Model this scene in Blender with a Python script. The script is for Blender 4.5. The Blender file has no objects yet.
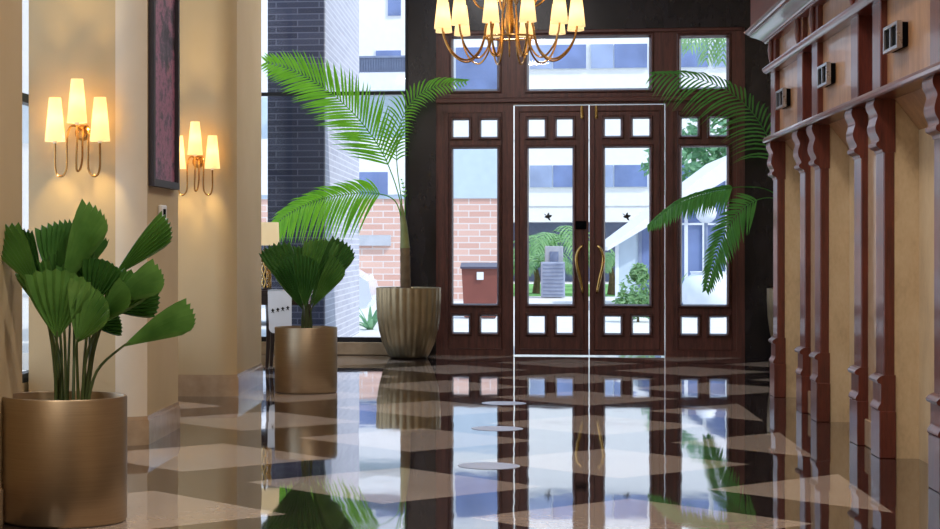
import bpy, math, random
from mathutils import Vector, Matrix, noise
random.seed(7)
PI = math.pi
SC = bpy.context.scene
COL = SC.collection

# ------------------------------------------------------------------ camera
FPX, PSI, HY, VX, EYE = 1936.8, .1293, 246.0, 514.0, 1.1
PPX = VX - FPX * math.tan(PSI)
cd = bpy.data.cameras.new('camera'); cam = bpy.data.objects.new('camera', cd); COL.objects.link(cam)
cam.location = (0, 0, EYE); cam.rotation_euler = (PI / 2, 0, PSI)
cd.sensor_width = 36; cd.sensor_fit = 'HORIZONTAL'; cd.lens = FPX * 36 / 940
cd.shift_x = (470 - PPX) / 940; cd.shift_y = (HY - 264.5) / 940
cd.clip_end = 400; cd.clip_start = .05
SC.camera = cam
_c, _s = math.cos(PSI), math.sin(PSI)
def at(x, y, Y):
    """point of the vertical plane at depth Y seen at photo position x, y"""
    u = (x - PPX) / FPX; w = (HY - y) / FPX
    d = Vector((u * _c - _s, u * _s + _c, w)); t = Y / d.y
    return Vector((d.x * t, Y, EYE + d.z * t))

# ------------------------------------------------------------------ materials
def lin(c):
    return tuple(((v / 255) / 12.92 if v <= 10 else ((v / 255 + .055) / 1.055) ** 2.4) for v in c) + (1,)
class NT:
    def __init__(s, name):
        s.m = bpy.data.materials.new(name); s.m.use_nodes = True
        s.t = s.m.node_tree; s.t.nodes.clear()
        s.out = s.n('ShaderNodeOutputMaterial')
    def n(s, typ, **kw):
        nd = s.t.nodes.new(typ)
        for k, v in kw.items():
            if k.startswith('i_'):
                key = k[2:].replace('_', ' ')
                nd.inputs[int(key) if key.isdigit() else key].default_value = v
            else: setattr(nd, k, v)
        return nd
    def l(s, a, b): s.t.links.new(a, b)
    def math(s, op, a, b=None):
        nd = s.n('ShaderNodeMath', operation=op)
        for i, v in enumerate((a, b)):
            if v is None: continue
            if isinstance(v, (int, float)): nd.inputs[i].default_value = v
            else: s.l(v, nd.inputs[i])
        return nd.outputs[0]
    def coord(s, scale=(1, 1, 1), kind='Object'):
        tc = s.n('ShaderNodeTexCoord'); mp = s.n('ShaderNodeMapping'); mp.inputs['Scale'].default_value = scale
        s.l(tc.outputs[kind], mp.inputs['Vector']); return mp.outputs[0]
    def ramp(s, fac, stops):
        r = s.n('ShaderNodeValToRGB'); e = r.color_ramp.elements
        while len(e) < len(stops): e.new(.5)
        for el, (p, c) in zip(e, stops): el.position = p; el.color = c
        s.l(fac, r.inputs[0]); return r.outputs[0]
    def mix(s, f, a, b):
        nd = s.n('ShaderNodeMix', data_type='RGBA')
        for sock, v in ((nd.inputs[0], f), (nd.inputs[6], a), (nd.inputs[7], b)):
            if isinstance(v, (int, float, tuple)): sock.default_value = v
            else: s.l(v, sock)
        return nd.outputs[2]
    def noise(s, vec, scale, detail=3, rough=.5):
        nd = s.n('ShaderNodeTexNoise'); nd.inputs['Scale'].default_value = scale
        nd.inputs['Detail'].default_value = detail; nd.inputs['Roughness'].default_value = rough
        s.l(vec, nd.inputs['Vector']); return nd.outputs[0]
    def bsdf(s, col, rough=.5, metal=0, spec=.5, coat=0, coat_r=.05, bump=None, bstr=.1, bdist=.01, sub=None, rough_sock=None):
        b = s.n('ShaderNodeBsdfPrincipled')
        if isinstance(col, tuple): b.inputs['Base Color'].default_value = col
        else: s.l(col, b.inputs['Base Color'])
        b.inputs['Roughness'].default_value = rough; b.inputs['Metallic'].default_value = metal
        if rough_sock is not None: s.l(rough_sock, b.inputs['Roughness'])
        b.inputs['Specular IOR Level'].default_value = spec
        b.inputs['Coat Weight'].default_value = coat; b.inputs['Coat Roughness'].default_value = coat_r
        if bump is not None:
            bp = s.n('ShaderNodeBump'); bp.inputs['Strength'].default_value = bstr; bp.inputs['Distance'].default_value = bdist
            s.l(bump, bp.inputs['Height']); s.l(bp.outputs[0], b.inputs['Normal'])
            s.bump_out = bp.outputs[0]
        s.l(b.outputs[0], s.out.inputs[0]); s.b = b
        return s.m
M = {}
def plain(name, rgb, rough=.5, metal=0, spec=.5, coat=0, var=.12, scale=6, bstr=0):
    t = NT(name); v = t.coord(); nz = t.noise(v, scale, 4)
    c = lin(rgb); dk = tuple(x * (1 - var) for x in c[:3]) + (1,); lt = tuple(min(1, x * (1 + var)) for x in c[:3]) + (1,)
    M[name] = t.bsdf(t.ramp(nz, [(.3, dk), (.7, lt)]), rough, metal, spec, coat, bump=nz if bstr else None, bstr=bstr)
def wood(name, dark, light, grain=(1, 1, 1), rough=.35, coat=.3, coat_r=.12, scale=3):
    t = NT(name); v = t.coord(grain)
    a = t.noise(v, scale, 6, .65); b = t.noise(v, scale * 7, 3)
    f = t.math('ADD', t.math('MULTIPLY', a, .7), t.math('MULTIPLY', b, .3))
    M[name] = t.bsdf(t.ramp(f, [(.32, lin(dark)), (.68, lin(light))]), rough, coat=coat, coat_r=coat_r, bump=b, bstr=.05, bdist=.003)

wood('door_wood', (50, 25, 23), (100, 54, 46), (9, 9, .8), .38, .2, .2)
wood('door_wood_cross', (50, 25, 23), (100, 54, 46), (.8, 9, 9), .38, .2, .2)
wood('bead_wood', (44, 22, 20), (88, 46, 38), (6, 6, 6), .35, .25, .2)
wood('mahogany', (66, 24, 17), (112, 48, 34), (9, 9, .9), .35, .35, .1)
wood('mahogany_long', (74, 28, 18), (130, 60, 40), (9, .9, 9), .3, .7, .1)
wood('panel_veneer', (132, 90, 58), (180, 134, 92), (5, 5, .9), .4, .25, .05)
# beige textured wall paper
t = NT('wall_beige'); v = t.coord(); n1 = t.noise(v, 90, 2); n2 = t.noise(v, 1.3, 4)
M['wall_beige'] = t.bsdf(t.ramp(n2, [(.25, lin((194, 170, 130))), (.75, lin((206, 184, 146)))]), .62, spec=.3, bump=n1, bstr=.12, bdist=.004)
t = NT('stone_cream'); v = t.coord((1, 1, .5)); n1 = t.noise(v, 5, 6, .6); n2 = t.noise(v, 60, 3)
M['stone_cream'] = t.bsdf(t.ramp(t.math('ADD', t.math('MULTIPLY', n1, .75), t.math('MULTIPLY', n2, .25)), [(.25, lin((164, 140, 110))), (.5, lin((200, 176, 140))), (.75, lin((216, 196, 164)))]), .28, spec=.5)
t = NT('stone_base'); v = t.coord((1, 1, 1)); n1 = t.noise(v, 9, 6, .6)
M['stone_base'] = t.bsdf(t.ramp(n1, [(.3, lin((172, 144, 114))), (.7, lin((192, 166, 136)))]), .16, spec=.5)
# black stone
t = NT('black_stone'); v = t.coord((1, 1, .35)); n1 = t.noise(v, 4, 6, .65)
M['black_stone'] = t.bsdf(t.ramp(n1, [(.35, lin((16, 14, 17))), (.75, lin((44, 40, 44)))]), .22)
# floor: cream squares set diagonally in a dark field, dark strip beside the panelling
t = NT('floor_stone')
tc = t.n('ShaderNodeTexCoord'); sp = t.n('ShaderNodeSeparateXYZ'); t.l(tc.outputs['Object'], sp.inputs[0])
C0, PIT, SQ, Z0 = 1.5508, 1.052, .682, 11.047
X = t.math('SUBTRACT', sp.outputs[0], C0); Y = t.math('SUBTRACT', sp.outputs[1], Z0)
def near(sock): return t.math('ABSOLUTE', t.math('SUBTRACT', t.math('FRACT', t.math('ADD', t.math('MULTIPLY', sock, 1 / (2 * PIT)), 100.5)), .5))
di = near(t.math('ADD', X, Y)); dj = near(t.math('SUBTRACT', X, Y))
inside = t.math('LESS_THAN', t.math('MAXIMUM', di, dj), SQ / (2 * PIT))
strip = t.math('MULTIPLY', t.math('GREATER_THAN', sp.outputs[0], C0), t.math('LESS_THAN', sp.outputs[1], 14.2))
mask = t.math('MULTIPLY', inside, t.math('SUBTRACT', 1, strip))
na = t.noise(tc.outputs['Object'], 2.2, 6, .65); nb = t.noise(tc.outputs['Object'], 26, 4, .6)
mixn = t.math('ADD', t.math('MULTIPLY', na, .6), t.math('MULTIPLY', nb, .4))
light_c = t.ramp(mixn, [(.3, lin((166, 148, 134))), (.7, lin((196, 178, 162)))])
dark_c = t.ramp(mixn, [(.32, lin((30, 22, 22))), (.72, lin((58, 45, 44)))])
colr = t.mix(mask, dark_c, light_c)
mp = t.n('ShaderNodeMapping'); mp.inputs['Scale'].default_value = (2.2, .8, 1); t.l(tc.outputs['Object'], mp.inputs[0])
wav = t.noise(mp.outputs[0], 1.6, 2, .5)
t.bsdf(colr, .035, spec=.5, coat=.3, coat_r=.02, bump=wav, bstr=.09, bdist=.01)
t.l(t.bump_out, t.b.inputs['Coat Normal'])
M['floor_stone'] = t.m
# metals, fabrics
def brushed(name, rgb, rough, sc=(1, 1, 60)):
    t = NT(name); v = t.coord(sc); nz = t.noise(v, 4, 3)
    c = lin(rgb); dk = tuple(x * .86 for x in c[:3]) + (1,)
    rr = t.math('ADD', t.math('MULTIPLY', nz, .14), rough - .07)
    M[name] = t.bsdf(t.ramp(nz, [(.3, dk), (.7, c)]), rough, 1, rough_sock=rr)
brushed('bronze', (176, 156, 128), .42)
brushed('champagne', (176, 158, 126), .42, (3, 3, 3))
brushed('brass', (206, 160, 96), .24, (3, 3, 3))
brushed('brass_pale', (206, 172, 108), .25, (3, 3, 3))
brushed('steel', (190, 190, 194), .3, (3, 3, 3))
plain('black_metal', (22, 22, 26), .4, .3)
plain('dark_frame', (24, 22, 26), .45, 0, .4)
plain('black_plastic', (9, 9, 11), .9, spec=.05)
plain('soil', (92, 66, 48), .95, var=.4, scale=60, bstr=.6)
plain('white_plate', (222, 218, 210), .4)
plain('decal_black', (12, 12, 14), .6)
plain('corner_pale', (226, 212, 190), .6, var=.03)  # corner strip of one pier, paler than its wall
plain('sticker', (176, 184, 208), .35, var=.03)
plain('cloth_white', (226, 228, 232), .8, var=.04)
plain('table_dark', (40, 24, 26), .3, coat=.4)
plain('picture_frame', (50, 44, 50), .5)
plain('white_paint', (222, 223, 226), .6, var=.03)
plain('pale_panel', (180, 196, 210), .6, var=.04)
plain('grey_concrete', (176, 180, 188), .8, var=.08)
plain('blue_glass', (104, 122, 166), .22, var=.25, scale=1.2)
plain('blue_glass_pale', (142, 158, 192), .3, var=.18, scale=1.0)
plain('blue_grey_shade', (116, 128, 154), .7, var=.1)  # blue-grey parts; on the ground storey it is painted shade and haze
plain('bin_brown', (122, 66, 56), .5, var=.08)
plain('bin_lid', (70, 66, 84), .5)
plain('ac_grey', (150, 160, 182), .5)
plain('car_paint', (206, 212, 224), .25, coat=.5, var=.03)
plain('car_glass', (44, 54, 74), .1)
plain('tyre', (24, 24, 26), .8)
plain('pavement', (200, 200, 198), .85, var=.05, scale=2)
plain('grass', (104, 158, 82), .9, var=.3, scale=30)
plain('bark', (104, 84, 58), .85, var=.3, scale=12, bstr=.4)
plain('pot_white', (214, 220, 228), .5, var=.05)
def brick(name, c1, c2, mortar, w, h):
    t = NT(name); tc = t.n('ShaderNodeTexCoord'); sp = t.n('ShaderNodeSeparateXYZ'); t.l(tc.outputs['Object'], sp.inputs[0])
    cb = t.n('ShaderNodeCombineXYZ'); t.l(t.math('ADD', sp.outputs[0], sp.outputs[1]), cb.inputs[0]); t.l(sp.outputs[2], cb.inputs[1])
    b = t.n('ShaderNodeTexBrick'); t.l(cb.outputs[0], b.inputs['Vector'])
    b.inputs['Color1'].default_value = lin(c1); b.inputs['Color2'].default_value = lin(c2); b.inputs['Mortar'].default_value = lin(mortar)
    b.inputs['Scale'].default_value = 1; b.inputs['Brick Width'].default_value = w; b.inputs['Row Height'].default_value = h
    b.inputs['Mortar Size'].default_value = h * .09; b.inputs['Bias'].default_value = 0
    M[name] = t.bsdf(b.outputs['Color'], .8)
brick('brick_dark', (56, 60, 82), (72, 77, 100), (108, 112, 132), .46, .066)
brick('brick_sunlit', (158, 160, 174), (170, 172, 184), (196, 198, 206), .46, .066)  # paler copy of the dark brick, sunlight put into the colour
brick('brick_pink', (198, 156, 142), (212, 176, 162), (212, 202, 198), .44, .13)
# leaves: two sided, light comes through
def leaf(name, dark, light, trans, rough=.4, tw=.35, gloss=.5):
    t = NT(name); v = t.coord(); nz = t.noise(v, 7, 3)
    t.bsdf(t.ramp(nz, [(.3, lin(dark)), (.7, lin(light))]), rough, spec=gloss)
    tr = t.n('ShaderNodeBsdfTranslucent'); tr.inputs[0].default_value = lin(trans)
    mx = t.n('ShaderNodeMixShader'); mx.inputs[0].default_value = tw
    t.l(t.b.outputs[0], mx.inputs[1]); t.l(tr.outputs[0], mx.inputs[2]); t.l(mx.outputs[0], t.out.inputs[0])
    M[name] = t.m
leaf('palm_leaf', (70, 136, 36), (112, 182, 56), (156, 230, 50), .4, .5)
leaf('palm_leaf_dark', (40, 100, 46), (70, 134, 66), (120, 190, 76), .4, .45)
leaf('fan_leaf', (66, 112, 50), (112, 158, 80), (120, 168, 64), .3, .2)
leaf('fan_leaf_dark', (44, 86, 38), (76, 122, 56), (90, 140, 54), .3, .18)
leaf('stem_green', (64, 84, 44), (96, 112, 64), (90, 120, 60), .5, .1)
leaf('stem_yellow', (96, 104, 56), (140, 142, 84), (120, 140, 60), .5, .1)
leaf('bush_leaf', (96, 138, 96), (150, 184, 136), (150, 190, 120), .6, .35, .2)  # outdoor greens are paled, haze put into the leaf colour
leaf('tree_leaf', (84, 132, 104), (136, 178, 142), (140, 186, 136), .6, .35, .2)
# glass pane: clear with a fresnel reflection
t = NT('pane_glass'); tr = t.n('ShaderNodeBsdfTransparent'); gl = t.n('ShaderNodeBsdfGlossy'); gl.inputs['Roughness'].default_value = .02
fr = t.n('ShaderNodeFresnel'); ge = t.n('ShaderNodeNewGeometry'); t.l(t.math('SUBTRACT', 1.35, t.math('MULTIPLY', ge.outputs['Backfacing'], 1.35 - 1 / 1.35)), fr.inputs[0]); mx = t.n('ShaderNodeMixShader')
tr.inputs[0].default_value = (.97, .98, 1, 1)
t.l(fr.outputs[0], mx.inputs[0]); t.l(tr.outputs[0], mx.inputs[1]); t.l(gl.outputs[0], mx.inputs[2]); t.l(mx.outputs[0], t.out.inputs[0]); M['pane_glass'] = t.m
# lamp shades: thin glowing fabric
def shade_mat(name, rgb, e):
    t = NT(name); em = t.n('ShaderNodeEmission'); em.inputs[0].default_value = rgb + (1,); em.inputs[1].default_value = e
    tl = t.n('ShaderNodeBsdfTranslucent'); tl.inputs[0].default_value = (.95, .85, .66, 1)
    df = t.n('ShaderNodeBsdfDiffuse'); df.inputs[0].default_value = (.85, .76, .58, 1)
    m1 = t.n('ShaderNodeMixShader'); m1.inputs[0].default_value = .75; t.l(df.outputs[0], m1.inputs[1]); t.l(tl.outputs[0], m1.inputs[2])
    ad = t.n('ShaderNodeAddShader'); t.l(m1.outputs[0], ad.inputs[0]); t.l(em.outputs[0], ad.inputs[1]); t.l(ad.outputs[0], t.out.inputs[0]); M[name] = t.m
shade_mat('sconce_shade', (1, .80, .42), .25)
shade_mat('chandelier_shade', (1, .80, .46), .30)
shade_mat('table_shade', (1, .86, .62), .12)
# abstract picture: dark and mauve blotches
t = NT('canvas'); v = t.coord((1, .5, .8)); a = t.noise(v, 14, 6, .75); b = t.noise(v, 3.2, 3, .5)
f = t.math('ADD', t.math('MULTIPLY', a, .6), t.math('MULTIPLY', b, .4))
M['canvas'] = t.bsdf(t.ramp(f, [(.40, lin((30, 28, 40))), (.47, lin((96, 70, 92))), (.53, lin((176, 110, 138))), (.62, lin((84, 62, 84)))]), .45)

# ------------------------------------------------------------------ mesh helpers
class MB:
    def __init__(s): s.v = []; s.f = []; s.flat = []
    def add(s, verts, faces):
        o = len(s.v); s.v += [tuple(p) for p in verts]; s.f += [tuple(i + o for i in f) for f in faces]; return s
    def box(s, x0, x1, y0, y1, z0, z1, ch=0.0):
        if ch <= 0:
            return s.add([(x0,y0,z0),(x1,y0,z0),(x1,y1,z0),(x0,y1,z0),(x0,y0,z1),(x1,y0,z1),(x1,y1,z1),(x0,y1,z1)],
                         [(0,3,2,1),(4,5,6,7),(0,1,5,4),(1,2,6,5),(2,3,7,6),(3,0,4,7)])
        ch = min(ch, (x1-x0)*.45, (y1-y0)*.45, (z1-z0)*.45)
        V = []
        idx = {}
        for ix, (x, sx) in enumerate(((x0, 1), (x1, -1))):
            for iy, (y, sy) in enumerate(((y0, 1), (y1, -1))):
                for iz, (z, sz) in enumerate(((z0, 1), (z1, -1))):
                    for a, p in enumerate(((x, y + sy*ch, z + sz*ch), (x + sx*ch, y, z + sz*ch), (x + sx*ch, y + sy*ch, z))):
                        idx[(ix, iy, iz, a)] = len(V); V.append(p)
        F = []
        g = lambda *k: idx[k]
        for i in (0, 1):
            F.append((g(i,0,0,0), g(i,1,0,0), g(i,1,1,0), g(i,0,1,0)))
            F.append((g(0,i,0,1), g(1,i,0,1), g(1,i,1,1), g(0,i,1,1)))
            F.append((g(0,0,i,2), g(1,0,i,2), g(1,1,i,2), g(0,1,i,2)))
            for j in (0, 1):
                F.append((g(i,j,0,0), g(i,j,1,0), g(i,j,1,1), g(i,j,0,1)))
                F.append((g(i,0,j,0), g(i,1,j,0), g(i,1,j,2), g(i,0,j,2)))
                F.append((g(0,i,j,1), g(1,i,j,1), g(1,i,j,2), g(0,i,j,2)))
                for k in (0, 1): F.append((g(i,j,k,0), g(i,j,k,1), g(i,j,k,2)))
        return s.add(V, F)
    def lathe(s, prof, cx=0, cy=0, cz=0, n=40, wob=None, closed=False):
        V = []; F = []
        for (r, z) in prof:
            for k in range(n):
                a = 2 * PI * k / n; rr = r * (wob(a, z) if wob else 1)
                V.append((cx + rr * math.cos(a), cy + rr * math.sin(a), cz + z))
        m = len(prof)
        for i in range(m if closed else m - 1):
            for k in range(n):
                j = (i + 1) % m
                F.append((i*n + k, i*n + (k+1) % n, j*n + (k+1) % n, j*n + k))
        if not closed:
            if prof[0][0] > 1e-5: F.append(tuple(range(n))[::-1])
            if prof[-1][0] > 1e-5: F.append(tuple((m-1)*n + k for k in range(n)))
        return s.add(V, F)
    def tube(s, pts, r, n=8, cap=True):
        pts = [Vector(p) for p in pts]; m = len(pts)
        rs = r if isinstance(r, (list, tuple)) else [r] * m
        V = []; F = []; up = None
        for i, p in enumerate(pts):
            t = (pts[min(i+1, m-1)] - pts[max(i-1, 0)]).normalized()
            if up is None:
                up = Vector((0, 0, 1)) if abs(t.z) < .9 else Vector((1, 0, 0))
            a = t.cross(up).normalized(); b = a.cross(t).normalized(); up = b
            for k in range(n):
                w = 2 * PI * k / n; V.append(p + (a * math.cos(w) + b * math.sin(w)) * rs[i])
        for i in range(m - 1):
            for k in range(n): F.append((i*n + k, i*n + (k+1) % n, (i+1)*n + (k+1) % n, (i+1)*n + k))
        if cap: F.append(tuple(range(n))[::-1]); F.append(tuple((m-1)*n + k for k in range(n)))
        return s.add(V, F)
    def prism(s, poly, axis, a, b):
        """poly of 2D points extruded along axis: 'x': (y,z), 'y': (x,z), 'z': (x,y)"""
        def P(p, w): return {'x': (w, p[0], p[1]), 'y': (p[0], w, p[1]), 'z': (p[0], p[1], w)}[axis]
        n = len(poly); V = [P(p, a) for p in poly] + [P(p, b) for p in poly]
        F = [tuple(range(n)), tuple(range(n, 2*n))[::-1]] + [(i, i + n, (i+1) % n + n, (i+1) % n) for i in range(n)]
        return s.add(V, F)
    def holed(s, x0, x1, z0, z1, holes, y0, y1, axis='y'):
        """a slab with rectangular holes, one connected solid"""
        xs = sorted({x0, x1} | {h[0] for h in holes} | {h[1] for h in holes}); xs = [x for x in xs if x0 <= x <= x1]
        zs = sorted({z0, z1} | {h[2] for h in holes} | {h[3] for h in holes}); zs = [z for z in zs if z0 <= z <= z1]
        nx, nz = len(xs), len(zs)
        def P(i, j, y): return (xs[i], y, zs[j]) if axis == 'y' else (y, xs[i], zs[j])
        V = [P(i, j, y) for y in (y0, y1) for i in range(nx) for j in range(nz)]
        I = lambda i, j, k: k * nx * nz + i * nz + j
        def solid(i, j):
            if not (0 <= i < nx-1 and 0 <= j < nz-1): return False
            cx, cz = (xs[i]+xs[i+1])/2, (zs[j]+zs[j+1])/2
            return not any(h[0] < cx < h[1] and h[2] < cz < h[3] for h in holes)
        F = []
        for i in range(nx - 1):
            for j in range(nz - 1):
                if not solid(i, j): continue
                F.append((I(i,j,0), I(i+1,j,0), I(i+1,j+1,0), I(i,j+1,0))); F.append((I(i,j,1), I(i,j+1,1), I(i+1,j+1,1), I(i+1,j,1)))
                if not solid(i-1, j): F.append((I(i,j,0), I(i,j+1,0), I(i,j+1,1), I(i,j,1)))
                if not solid(i+1, j): F.append((I(i+1,j,0), I(i+1,j,1), I(i+1,j+1,1), I(i+1,j+1,0)))
                if not solid(i, j-1): F.append((I(i,j,0), I(i,j,1), I(i+1,j,1), I(i+1,j,0)))
                if not solid(i, j+1): F.append((I(i,j+1,0), I(i+1,j+1,0), I(i+1,j+1,1), I(i,j+1,1)))
        used = sorted({k for f in F for k in f}); mp = {k: n for n, k in enumerate(used)}
        return s.add([V[k] for k in used], [tuple(mp[k] for k in f) for f in F])
    def frame(s, x0, x1, z0, z1, w, y0, y1, bev=.01):
        """picture-frame moulding with a sloping inner face"""
        V = []
        prof = [(0, y1), (0, y0 + bev), (bev, y0), (w * .55, y0), (w, y0 + (y1 - y0) * .6), (w, y1)]
        for (d, y) in prof:
            V += [(x0 + d, y, z0 + d), (x1 - d, y, z0 + d), (x1 - d, y, z1 - d), (x0 + d, y, z1 - d)]
        n = len(prof); F = []
        for i in range(n):
            j = (i + 1) % n
            for k in range(4): F.append((i*4 + k, i*4 + (k+1) % 4, j*4 + (k+1) % 4, j*4 + k))
        return s.add(V, F)
    def build(s, name, mat, parent=None, smooth=True, ang=35, loc=None, fix=True):
        me = bpy.data.meshes.new(name); me.from_pydata(s.v, [], s.f); me.validate()
        if fix:
            import bmesh
            bm = bmesh.new(); bm.from_mesh(me); bmesh.ops.recalc_face_normals(bm, faces=bm.faces); bm.to_mesh(me); bm.free()
        if smooth:
            me.shade_smooth(); me.set_sharp_from_angle(angle=math.radians(ang))
        me.materials.append(M[mat] if isinstance(mat, str) else mat)
        o = bpy.data.objects.new(name, me); COL.objects.link(o)
        if parent is not None: o.parent = parent
        if loc is not None: o.location = loc
        return o
def rel(mb, base):
    mb.v = [(x - base[0], y - base[1], z - base[2]) for x, y, z in mb.v]; return mb
def tag(o, label, cat=None, group=None, kind=None):
    o['label'] = label
    if cat: o['category'] = cat
    if group: o['group'] = group
    if kind: o['kind'] = kind
    return o
def empty(name, loc, label, cat, group=None, rz=0):
    o = bpy.data.objects.new(name, None); COL.objects.link(o); o.location = loc; o.rotation_euler.z = rz; o.empty_display_size = .1
    return tag(o, label, cat, group)
def children(o): return [c for c in bpy.data.objects if c.parent == o]
def copy_tree(o, parent=None):
    c = o.copy(); COL.objects.link(c)
    if parent is not None: c.parent = parent
    for ch in children(o): copy_tree(ch, c)
    return c
def smooth_path(pts, n=6):
    pts = [Vector(p) for p in pts]; out = []
    for i in range(len(pts) - 1):
        p0, p1, p2, p3 = pts[max(i-1, 0)], pts[i], pts[i+1], pts[min(i+2, len(pts)-1)]
        for k in range(n):
            t = k / n
            out.append(.5 * ((2*p1) + (p2 - p0)*t + (2*p0 - 5*p1 + 4*p2 - p3)*t*t + (3*p1 - p0 - 3*p2 + p3)*t**3))
    out.append(pts[-1]); return out

DW = 19.55          # inner face of the door wall
PXL = -2.018        # room face of the left piers
# ------------------------------------------------------------------ the shell
def struct(name, mb, mat, label, parent=None, **kw):
    o = mb.build(name, mat, parent, **kw)
    if parent is None: tag(o, label, None, None, 'structure')
    return o
struct('floor', MB().box(-3.2, 3.4, -4, 19.78, -.12, 0), 'floor_stone', 'polished dark stone floor inlaid with diagonal cream squares', smooth=False)
struct('ceiling', MB().box(-3.2, 3.4, -4, 19.8, 4.3, 4.45), 'white_paint', 'plain lobby ceiling above the chandelier', smooth=False)
struct('wall_right', MB().box(3.2, 3.4, -4, 19.8, 0, 4.3), 'wall_beige', 'wall behind the wood panelling on the right', smooth=False)
struct('wall_near', MB().box(-3.2, 3.4, -4.15, -4, 0, 4.3), 'wall_beige', 'lobby wall behind the viewer', smooth=False)
# door wall: black stone with openings for the doors and the big window
DX0, DX1, DZ1 = -.778, 2.258, 3.26
struct('wall_back', MB().holed(-3.2, 3.2, 0, 4.3, [(DX0, DX1, -1, DZ1), (-2.98, -1.06, .13, 4.05)], DW, DW + .25), 'black_stone', 'black stone wall around the wooden entrance doors', smooth=False)
struct('trim_1', MB().box(-3.0, -1.12, DW - .07, DW, 0, .13, .008), 'stone_base', 'beige stone plinth under the tall window')
# left wall with two window openings between the piers
struct('wall_left', MB().holed(-4, 19.8, 0, 4.3, [(8.02, 11.5, .34, 4.0), (11.7, 13.95, .34, 4.0), (15.6, 19.3, .34, 4.0)], -2.80, -2.70, axis='x'), 'wall_beige', 'left outer wall between the beige piers', smooth=False)
for n, (a, b) in enumerate(((8.02, 11.5), (11.7, 13.95), (15.6, 19.3))):
    w = struct('window_%d' % (n + 1), MB().holed(a, b, .34, 4.0, [(a + .05, b - .05, .39, 1.90), (a + .05, b - .05, 1.95, 3.95)], -2.76, -2.70, axis='x'), 'dark_frame',
               ['narrow strip of window showing behind the front left plant', 'window hidden between the two sconce piers', 'window beside the table with the lamp'][n], smooth=False)
    for za, zb in ((.39, 1.90), (1.95, 3.95)): MB().box(-2.735, -2.725, a + .05, b - .05, za, zb).build('glass_pane', 'pane_glass', w, smooth=False)
# big window beside the doors
wx0, wx1 = -2.98, -1.06
w = struct('window_4', MB().holed(wx0, wx1, .13, 4.05, [(wx0 + .05, wx1 - .03, .175, 2.63), (wx0 + .05, wx1 - .03, 2.665, 4.0)], DW + .02, DW + .10), 'dark_frame', 'tall black framed window behind the fluted pot', smooth=False)
for za, zb in ((.175, 2.63), (2.665, 4.0)): MB().box(wx0 + .05, wx1 - .03, DW + .055, DW + .063, za, zb).build('glass_pane', 'pane_glass', w, smooth=False)

# piers on the left, each with a stone base
def pier(Y0, Y1, n, label):
    xl = -2.668 if n == 2 else -2.70
    prof = [(xl, Y1), (xl, Y0), (-2.18, Y0)]
    for k in range(1, 9):
        a = math.radians(58) * k / 8; R = .19
        prof.append((-2.18 + R * math.sin(a), Y0 + R * (1 - math.cos(a))))
    sc = (PXL + 2.18) / (prof[-1][0] + 2.18)
    prof = prof[:3] + [(-2.18 + (x + 2.18) * sc, y) for x, y in prof[3:]] + [(PXL, Y1)]
    o = struct('wall_pier_%d' % n, MB().prism(prof, 'z', 0, 4.3), 'wall_beige', label, ang=25)
    out = [(x + (.0 if x < -2.6 else .012 * (1 if x > -2.1 else 0)), y - (.014 if y < Y1 - .01 else 0)) for x, y in prof]
    out[-1] = (PXL + .014, Y1); out[-2] = (PXL + .014, out[-2][1])
    b = MB().prism(out, 'z', 0, .135)
    in2 = [(x + (.006 if x > -2.1 else 0), y - (.007 if y < Y1 - .01 else 0)) for x, y in prof]
    b.prism(in2, 'z', .135, .158)
    b.build('stone_skirting', 'stone_base', o, ang=25)
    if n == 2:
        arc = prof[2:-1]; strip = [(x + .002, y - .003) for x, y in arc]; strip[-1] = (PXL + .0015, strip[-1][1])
        c = MB().prism([(arc[0][0], arc[0][1] + .02)] + strip + [(PXL - .01, strip[-1][1] + .02)], 'z', .158, 4.3).build('corner_strip', 'corner_pale', o, ang=25); c['label'] = 'lighter corner strip'
    return o
pier(6.6, 7.82, 1, 'beige pier at the left edge of the photo behind the front pot')
pier(10.48, 11.57, 2, 'beige pier carrying the nearer sconce and the framed picture')
pier(13.99, 15.47, 3, 'beige pier carrying the farther sconce')

# ------------------------------------------------------------------ doors
G = .011
fr_ = [(-.70, -.075, .06, 2.44), (-.005, 1.492, -1, 2.515), (1.565, 2.18, .06, 2.44),
       (-.64, -.135, 2.64, 3.22), (.112, 1.37, 2.635, 3.215), (1.608, 2.122, 2.637, 3.20)]
df = struct('trim_2', MB().holed(DX0, DX1, 0, DZ1, fr_, DW + .02, DW + .16), 'door_wood', 'dark wooden frame of the entrance doors and transoms', smooth=False)
MB().box(DX0, DX1, DW - .012, DW + .02, 2.535, 2.585, .008).build('transom_rail', 'door_wood_cross', df)
MB().box(DX0 + .02, DX1 - .02, DW, DW + .02, 3.225, 3.26, .006).build('head_moulding', 'door_wood_cross', df)
def pane(parent, x0, x1, z0, z1, w=.03, yb=DW + .03, proud=.022):
    f = MB().frame(x0 - w, x1 + w, z0 - w, z1 + w, w + .004, yb - proud, yb + .03, .008).build('pane_frame', 'bead_wood', parent, ang=20)
    MB().box(x0 - .004, x1 + .004, yb + .022, yb + .03, z0 - .004, z1 + .004).build('glass_pane', 'pane_glass', f, smooth=False)
def leafpanel(name, x0, x1, z0, z1, cols, label):
    (a, b, c, d) = cols
    P = [(a, b, 2.195, 2.368), (c, d, 2.195, 2.368), (a, d, .517, 2.080), (a, b, .229, .399), (c, d, .229, .399)]
    o = struct(name, MB().holed(x0, x1, z0, z1, [(p[0] - .004, p[1] + .004, p[2] - .004, p[3] + .004) for p in P], DW + .03, DW + .085), 'door_wood', label, smooth=False)
    for p in P: pane(o, *p)
    MB().frame(x0 + .04, x1 - .04, .06, 2.45, .012, DW + .022, DW + .034, .004).build('panel_moulding', 'bead_wood', o, ang=20)
    return o
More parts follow.
